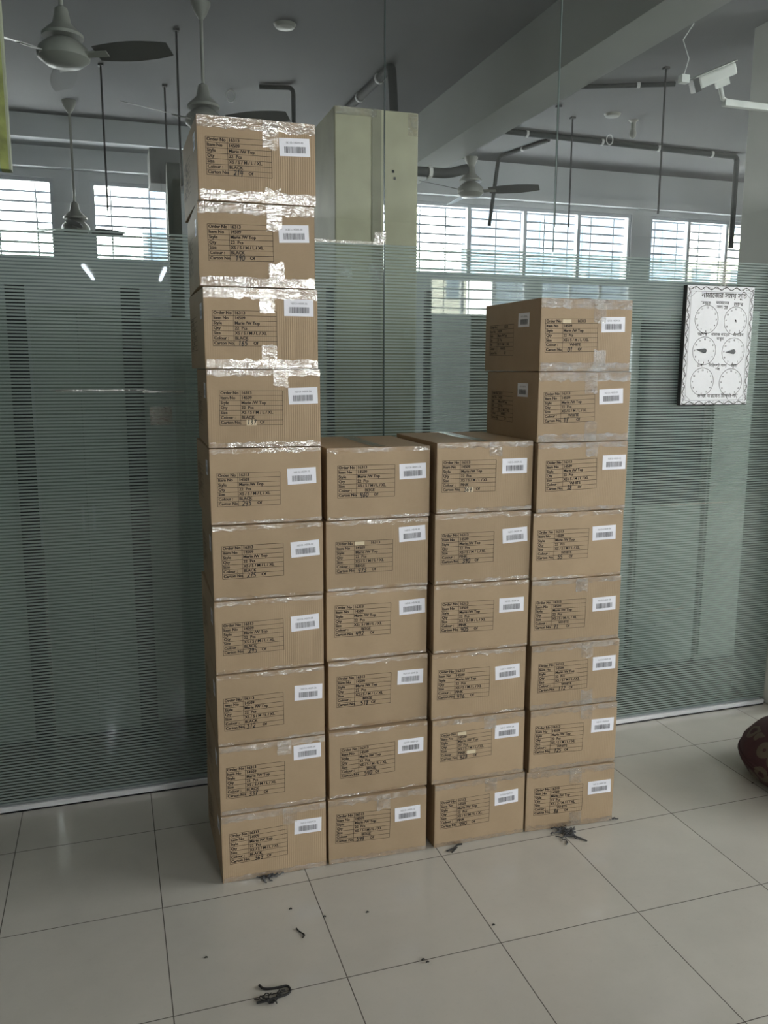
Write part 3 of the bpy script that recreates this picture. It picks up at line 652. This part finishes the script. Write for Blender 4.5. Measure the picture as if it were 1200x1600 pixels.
for px, py, kind, lab in ((360, 140, 'hook', 'wire hook on the ceiling right of the tallest stack'), (953, 210, 'hook', 'white wire hook on the long ceiling conduit'), (990, 188, 'bulb', 'small bulb holder on the ceiling below the security camera'), (957, 178, 'rose', 'small round ceiling rose below the security camera'), (445, 38, 'rose', 'round ceiling rose above the tallest stack, near the glass')):
    v = fw+r2*((px-600)/FPX)+u2*((800-py)/FPX); t = (CEIL-CAMZ)/v.z; x, y = v.x*t, v.y*t
    if kind == 'hook':
        o = MB().tube([(.035*math.cos(a*PI/8), 0, -.045+.045*math.sin(a*PI/8)) for a in range(17)], .006, 6).build('ceiling_hook', M['clip'], loc=(x, y, CEIL-.004)); tagit(o, lab, 'hook')
    elif kind == 'rose':
        o = MB().lathe([(.03, -.03), (.06, -.022), (.075, 0)]).build('ceiling_rose', M['fan'], smooth=True, loc=(x, y, CEIL)); tagit(o, lab, 'ceiling rose')
    else:
        o = empty('bulb_holder', (x, y, CEIL)); tagit(o, lab, 'bulb holder'); MB().lathe([(.02, -.07), (.022, -.02), (.045, 0)]).build('holder', M['fan'], o, smooth=True); MB().lathe([(.005, -.16), (.028, -.14), (.033, -.11), (.018, -.07)]).build('bulb', M['fan'], o, smooth=True)
# hanging duct and dark panels at left
o = MB().box(-.16, .20, 0, .35, 0, .27).build('hanging_duct', plain('grey_duct', (.20, .21, .21), .6), loc=(.56, 7.3, 3.22), bevel=.004); tagit(o, 'dull grey square duct hanging behind the tallest stack', 'duct')
o = MB().box(-.10, .0, 0, .12, 0, 3.3).build('dark_post', plain('dark_post_paint', (.09, .10, .09), .6), loc=(.60, 6.9, 0), bevel=.004); tagit(o, 'dark grey post standing left of the tallest stack behind the glass', 'post')
# panel with yellow green edge at the far left
pl = empty('edge_panel', (-.480, 4.0, 2.583)); tagit(pl, 'pale blue hanging panel with yellow green painted edge at the left rim', 'panel')
MB().box(-.6, .10, 0, .05, 0, 1.41).build('panel_board', M['blue'], pl)
MB().box(.10, .133, -.01, .06, 0, 1.41).build('edge_strip', M['yg'], pl)
MB().box(.133, .141, -.01, .06, 0, 1.41).build('edge_strip_face', plain('pale_edge_paint', (.62, .62, .45), .6), pl)
# ---------------------------------------------------------------- security camera
cc = empty('security_camera', (4.00, 4.72, 3.575)); tagit(cc, 'white security camera on an arm from the pillar at upper right', 'security camera')
m = Matrix.Rotation(-.35, 4, 'Z') @ Matrix.Rotation(-.38, 4, 'Y') @ Matrix.Rotation(.25, 4, 'X')
CT = Matrix.Translation((-.30, 0, .0)) @ m
MB().box(-.13, .11, -.04, .04, -.035, .035, mat=CT).build('camera_shell', M['cctv'], cc, bevel=.012)
MB().box(-.15, .12, -.047, .047, .036, .042, mat=CT).build('sun_shield', M['cctv'], cc, bevel=.003)
MB().box(-.165, -.129, -.041, .041, -.045, .036, mat=CT).lathe([(.02, -.012), (.024, 0), (.024, .012)], mat=CT @ Matrix.Translation((-.135, 0, 0)) @ Matrix.Rotation(-PI/2, 4, 'Y')).build('lens_window', M['dark'], cc)
MB().box(-.02, .06, -.018, .018, -.075, -.036, mat=CT).tube([(-.27, 0, -.07), (-.25, 0, -.13), (-.19, .0, -.155)], .014).build('swivel_mount', M['cctv'], cc)
MB().box(-.24, .188, -.02, .02, -.175, -.135).build('wall_arm', M['cctv'], cc, bevel=.003)
o = MB().box(0, .055, -.02, .02, 0, .045).build('junction_box', M['cctv'], loc=(3.43, 4.72, 3.505)); tagit(o, 'small white junction box left of the security camera', 'junction box')
cb = MB().tube([(0, 0, 0), (.03, .0, .1), (-.02, 0, .2), (.05, 0, .3), (.02, 0, .40), (.02, 0, .452)], .003, 6).build('loose_cable', M['cctv'], loc=(3.455, 4.72, 3.548)); tagit(cb, 'thin loose white cable above the junction box', 'cable')
# ---------------------------------------------------------------- cupboards behind the glass
cu = empty('tall_cream_cupboard', (1.63, 5.2, 0)); tagit(cu, 'very tall cream cupboard with a darker vertical seam behind the glass', 'cupboard')
MB().box(-.265, .27, 0, .75, 0, 3.32).build('cupboard_body', M['cream'], cu, bevel=.008)
MB().box(-.03, .03, -.004, 0, 0, 3.315).build('seam_band', M['creamseam'], cu)
for (x0, x1, z0, z1) in ((-.262, .0, 3.27, 3.318), (.20, .268, 3.18, 3.31), (-.24, -.16, 2.32, 2.42), (-.05, .06, 2.3, 2.42)):
    n = 8; V = []; F = []
    for j in range(n+1):
        for i in range(n+1): V.append((x0+(x1-x0)*i/n, -.007-.004*abs(noise.noise(Vector((i*.9, j*.9, z0)))), z0+(z1-z0)*j/n))
    for j in range(n):
        for i in range(n): F.append((j*(n+1)+i, j*(n+1)+i+1, (j+1)*(n+1)+i+1, (j+1)*(n+1)+i))
    MB().add(V, F).build('clear_tape_strip', M['tape'], cu, smooth=True)
for (x, z) in ((.10, 2.96), (.11, 2.92)): MB().box(x, x+.014, -.003, 0, z, z+.016).build('screw_hole', M['dark'], cu)
def cabinet(x0, x1, y0, d, H, lab, rows=2, drawers=0):
    e = empty('steel_cabinet', ((x0+x1)/2, y0+d/2, 0)); tagit(e, lab, 'cabinet', 'pale green steel cabinets behind the striped film')
    w_ = (x1-x0)/2; MB().box(-w_, w_, -d/2, d/2, .03, H).build('cabinet_body', M['cab'], e, bevel=.003)
    MB().box(-w_+.02, w_-.02, -d/2+.03, d/2-.02, 0, .03).build('plinth', M['cabd'], e)
    if drawers:
        for k in range(drawers):
            z0 = .05+(H-.08)*k/drawers; z1 = .05+(H-.08)*(k+1)/drawers-.012
            dr = MB().box(-w_+.012, w_-.012, -d/2-.018, -d/2, z0, z1).build('drawer', M['cab'], e, bevel=.002)
            MB().box(-.06, .06, -d/2-.03, -d/2-.018, (z0+z1)/2, (z0+z1)/2+.02).build('drawer_handle', M['alu'], dr)
    else:
        for sg in (-1, 1):
            a, b = (-w_+.012, -.003) if sg < 0 else (.003, w_-.012)
            dr = MB().box(a, b, -d/2-.018, -d/2, .06, H-.03).build('cabinet_door', M['cab'], e, bevel=.002)
            MB().box(-.03*1 if sg < 0 else .018, -.018 if sg < 0 else .03, -d/2-.03, -d/2-.018, H*.5, H*.5+.12).build('door_handle', M['alu'], dr)
cabinet(-1.35, -.389, 4.1, .42, 2.05, 'pale green cabinet cut by the left rim of view, behind the film')
cabinet(-.318, .087, 4.1, .42, 2.05, 'narrow pale green cabinet second from left behind the striped film')
cabinet(.15, 1.03, 4.16, .42, 2.0, 'wide pale green cabinet behind the tallest carton stack')
cabinet(1.98, 2.82, 4.1, .42, 2.1, 'pale green cabinet behind the rightmost carton stack')
cabinet(2.845, 3.295, 4.1, .42, 1.0, 'low two drawer cabinet right of the rightmost stack, behind the film', drawers=2)
cabinet(3.32, 4.05, 4.1, .42, 2.1, 'wide pale green cabinet behind the prayer time board')
for x0, x1, H, lab in ((-.392, -.318, 2.12, 'dark strip added for the shaded gap behind the film near the left rim'), (.070, .150, 2.12, 'dark strip added for the shaded gap behind the film left of the tallest stack'), (.995, 1.025, 2.15, 'slim dark strip added for the shaded gap right beside the tallest stack'), (1.487, 1.515, 2.15, 'slim dark strip added for the shaded gap below the cream cupboard edge')):
    o = MB().box(-(x1-x0)/2, (x1-x0)/2, 0, .04, 0, H).build('dark_gap_strip', M['post'], loc=((x0+x1)/2, 3.93, 0), bevel=.002); tagit(o, lab, 'post', 'dark strips added for shaded gaps behind the striped film')  # strips added to paint the shaded gaps between cabinets dark
o = MB().box(-.222, .222, 0, .03, 0, 1.04).build('dark_gap_panel', M['navy'], loc=(3.07, 4.12, 1.0), bevel=.002); tagit(o, 'dark navy panel added for the dark void above the low drawer cabinet', 'board')  # panel added to darken the empty space above the low cabinet
# ---------------------------------------------------------------- tube lamps of the near room (seen mirrored in the glass)
for x0, y0, x1, y1, lab in ((-.205, -3.5, -.12, -5.0, 'left'), (.70, -3.52, .722, -4.9, 'right')):
    e = empty('tube_lamp', ((x0+x1)/2, (y0+y1)/2, 2.9), math.atan2(x0-x1, -(y0-y1))*0)
    tagit(e, 'fluorescent tube lamp mirrored in the glass, %s one of the pair' % lab, 'lamp', 'tube lamps mirrored in the glass')
    p0 = Vector((x0, y0, 0))-Vector((e.location.x, e.location.y, 0)); p1 = -p0
    MB().tube([p0, p1], .022, 10).build('tube', M['tube'], e)
    MB().tube([p0+Vector((0, 0, .05)), p1+Vector((0, 0, .05))], .035, 4).build('lamp_housing', M['lampbody'], e)
    for q in (p0*.8, p1*.8): MB().tube([q+Vector((0, 0, .06)), q+Vector((0, 0, 1.1))], .006, 6).build('suspension_rod', M['rod'], e)
# ---------------------------------------------------------------- outside
def building(x0, x1, y0, y1, H, mat, lab, face, nx_, nz_, z0=0):
    e = empty('building', ((x0+x1)/2, (y0+y1)/2, z0-3)); tagit(e, lab, 'building'); w_ = (x1-x0)/2; d = (y1-y0)/2
    MB().box(-w_, w_, -d, d, 0, H+3).build('building_wall', mat, e)
    for i in range(nx_):
        for k in range(nz_):
            x = -w_+(i+.5)*2*w_/nx_; z = 3+H*(k+.35)/nz_; yy = -d if face < 0 else d
            MB().box(x-w_/nx_*.45, x+w_/nx_*.45, yy-.03, yy+.03, z, z+H/nz_*.45).build('building_window', M['bwin'], e)
building(7.2, 10.6, 14, 17, 6.2, M['build'], 'pale bluish building outside the long right window', -1, 4, 4)
building(11.2, 15, 15, 18, 5.4, M['buildy'], 'cream building outside the rightmost window', -1, 4, 4)
building(.62, 1.5, 12.5, 14, 4.6, M['build'], 'narrow pale building outside the small left window', -1, 2, 3)
building(5.6, 8.6, -16, -13, 4.4, M['buildy'], 'yellowish house outside, mirrored in the glass', 1, 4, 3)
building(9.4, 13, -13, -10, 4.6, M['build'], 'pale grey house outside, mirrored in the glass at right', 1, 4, 3)
# ---------------------------------------------------------------- floor scraps
def threadlet(name, pts, r, lab, cat='thread', loc=(0, 0), mat='thread', grp=None, extra=None):
    P = smoothpath([(x, y, r*1.1) for x, y in pts], .02); b = Vector((pts[0][0], pts[0][1], 0))
    mb = MB().tube([p-b for p in P], r, 6)
    if extra: extra(mb)
    o = mb.build(name, M[mat], smooth=True, loc=b); tagit(o, lab, cat, grp); return o
def fl(px, py):
    v = fw+r2*((px-600)/FPX)+u2*((800-py)/FPX); t = -CAMZ/v.z; return (v.x*t, v.y*t)
def tangle(cx, cy, n, R_, seed, name, lab, mat='fluff', r=.0022):
    rr = random.Random(seed); mb = MB()
    for k in range(n):
        a = rr.uniform(0, 6.28); p = Vector((rr.gauss(0, R_*.35), rr.gauss(0, R_*.22), .004)); P = [p.copy()]
        for i in range(9):
            a += rr.uniform(-1.1, 1.1); p = p+Vector((math.cos(a), math.sin(a)*.6, 0))*R_*.16; p.z = .002+abs(rr.gauss(0, .004)); P.append(p.copy())
        mb.tube(P, r, 5)
    o = mb.build(name, M[mat], smooth=True, loc=(cx, cy, 0)); tagit(o, lab, 'thread tangle'); return o
pts = [fl(402+i, y) for i, y in ()] or [fl(405, 1541), fl(412, 1548), fl(435, 1545), fl(450, 1541), fl(455, 1550), fl(448, 1556), fl(430, 1561), fl(415, 1566), fl(401, 1569)]
threadlet('twisted_cord', pts, .0035, 'black twisted cord lying hooked on the front floor tiles', 'cord')
tangle(*fl(423, 1564), 9, .035, 3, 'thread_tangle', 'knotted black thread clump beside the twisted cord', 'thread', .0018)
threadlet('thread', [fl(463, 1451), fl(468, 1457), fl(477, 1461), fl(473, 1466)], .0020, 'short curled dark thread in the middle of a front tile')
tangle(*fl(882, 1303), 16, .06, 7, 'thread_tangle', 'grey fluff and thread clump at the foot of the rightmost stack')
threadlet('thread', [fl(885, 1302), fl(900, 1308), fl(917, 1315)], .003, 'dark thread end trailing right from the clump by the rightmost stack', mat='fluff')
tangle(*fl(417, 1370), 12, .04, 9, 'thread_tangle', 'dark fluff clump at the foot of the leftmost stack')
threadlet('thread', [fl(698, 1331), fl(710, 1326), fl(714, 1321), fl(722, 1320)], .0028, 'forked black thread at the foot of the third stack')
threadlet('thread', [fl(706, 1333), fl(714, 1325)], .0026, 'tiny black thread crossing the forked one by the third stack')
tangle(*fl(958, 1281), 4, .02, 11, 'thread_tangle', 'tiny dark fluff at the right corner of the rightmost stack')
for i, (px, py, lab) in enumerate(((454, 1421, 'dark speck of lint on the tile below the leftmost stack'), (507, 1433, 'dark speck of lint on the tile joint below the second stack'), (574, 1426, 'dark speck of lint on the tile below the second stack, right of the joint'), (661, 1500, 'dark speck of lint on the horizontal joint of the front tiles'), (668, 1504, 'dark speck of lint just below the horizontal joint of the front tiles'), (322, 1497, 'faint thread speck on the left front tile'), (771, 1446, 'tiny lint speck beside the diagonal joint below the third stack'), (1176, 1224, 'dark lint speck at the right rim on a tile joint'))):
    x, y = fl(px, py); o = MB().tube([(-.004, 0, .0015), (0, .002, .003), (.005, .0, .0015)], .0022, 5).build('lint_speck', M['thread'], loc=(x, y, 0)); tagit(o, lab, 'lint', 'specks of lint on the floor')
# ---------------------------------------------------------------- burgundy cushion at the right rim
cx_, cy_ = 2.86, 2.67
S_ = 1.15; prof = [(.02, .0), (.20, .004), (.27, .035), (.30, .085), (.29, .14), (.25, .19), (.17, .222), (.05, .235), (.01, .236)]
mb = MB().lathe([(r*1.1, z*1.08) for r, z in prof], n=40)
cush = empty('floor_cushion', (cx_, cy_, 0)); tagit(cush, 'dark burgundy round floor cushion with beige scroll pattern at the right rim', 'cushion')
mb.build('cushion_cover', M['rug'], cush, smooth=True)
pi = MB().tube([(.327*math.cos(a*PI/24), .327*math.sin(a*PI/24), .11) for a in range(49)], .008, 6, caps=False).build('cushion_piping', M['rug'], cush, smooth=True)
# scraps of paper and tape stuck to the glass
def scrap(name, px, py, w_, h_, lab, mat, ang=0):
    v = fw+r2*((px-600)/FPX)+u2*((800-py)/FPX); t = (GLY-.002)/v.y; x, z = v.x*t, CAMZ+v.z*t
    n = 8; V = []; F = []
    for j in range(n+1):
        for i in range(n+1):
            a, b = (i/n-.5)*w_, (j/n-.5)*h_; V.append((a*math.cos(ang)-b*math.sin(ang), -.0012*abs(noise.noise(Vector((i*.7, j*.7, px)))), a*math.sin(ang)+b*math.cos(ang)))
    for j in range(n):
        for i in range(n): F.append((j*(n+1)+i, j*(n+1)+i+1, (j+1)*(n+1)+i+1, (j+1)*(n+1)+i))
    o = MB().add(V, F).build(name, M[mat], smooth=True, loc=(x, GLY-.002, z)); tagit(o, lab, 'tape scrap' if mat != 'patchm' else 'paper scrap'); return o
scrap('clear_tape_scrap', 1130, 428, .055, .115, 'clear tape strip holding the prayer time board from above', 'tape3')
scrap('clear_tape_scrap', 594, 372, .05, .05, 'crumpled clear tape on the glass joint above the film', 'tape')
scrap('clear_tape_scrap', 545, 378, .30, .012, 'clear tape strip along the film top left of the glass joint', 'tape')
scrap('clear_tape_scrap', 160, 610, .34, .006, 'shiny clear tape line along the upper film seam at left', 'tape')
scrap('clear_tape_scrap', 255, 612, .16, .008, 'shiny clear tape line beside the leftmost stack at the film seam', 'tape')
scrap('clear_tape_scrap', 252, 650, .085, .07, 'pale tape remnant on the film left of the leftmost stack', 'tape3')
scrap('clear_tape_scrap', 1088, 787, .42, .006, 'faint tape line along the lower film seam at right', 'tape3')
scrap('clear_tape_scrap', 1040, 953, .22, .006, 'faint tape line along the lowest film seam at right', 'tape3')
scrap('clear_tape_scrap', 700, 390, .20, .008, 'shiny tape strip on the film top between the two tall stacks', 'tape')
scrap('clear_tape_scrap', 240, 372, .16, .008, 'shiny tape strip on the film top left of the tallest stack', 'tape')
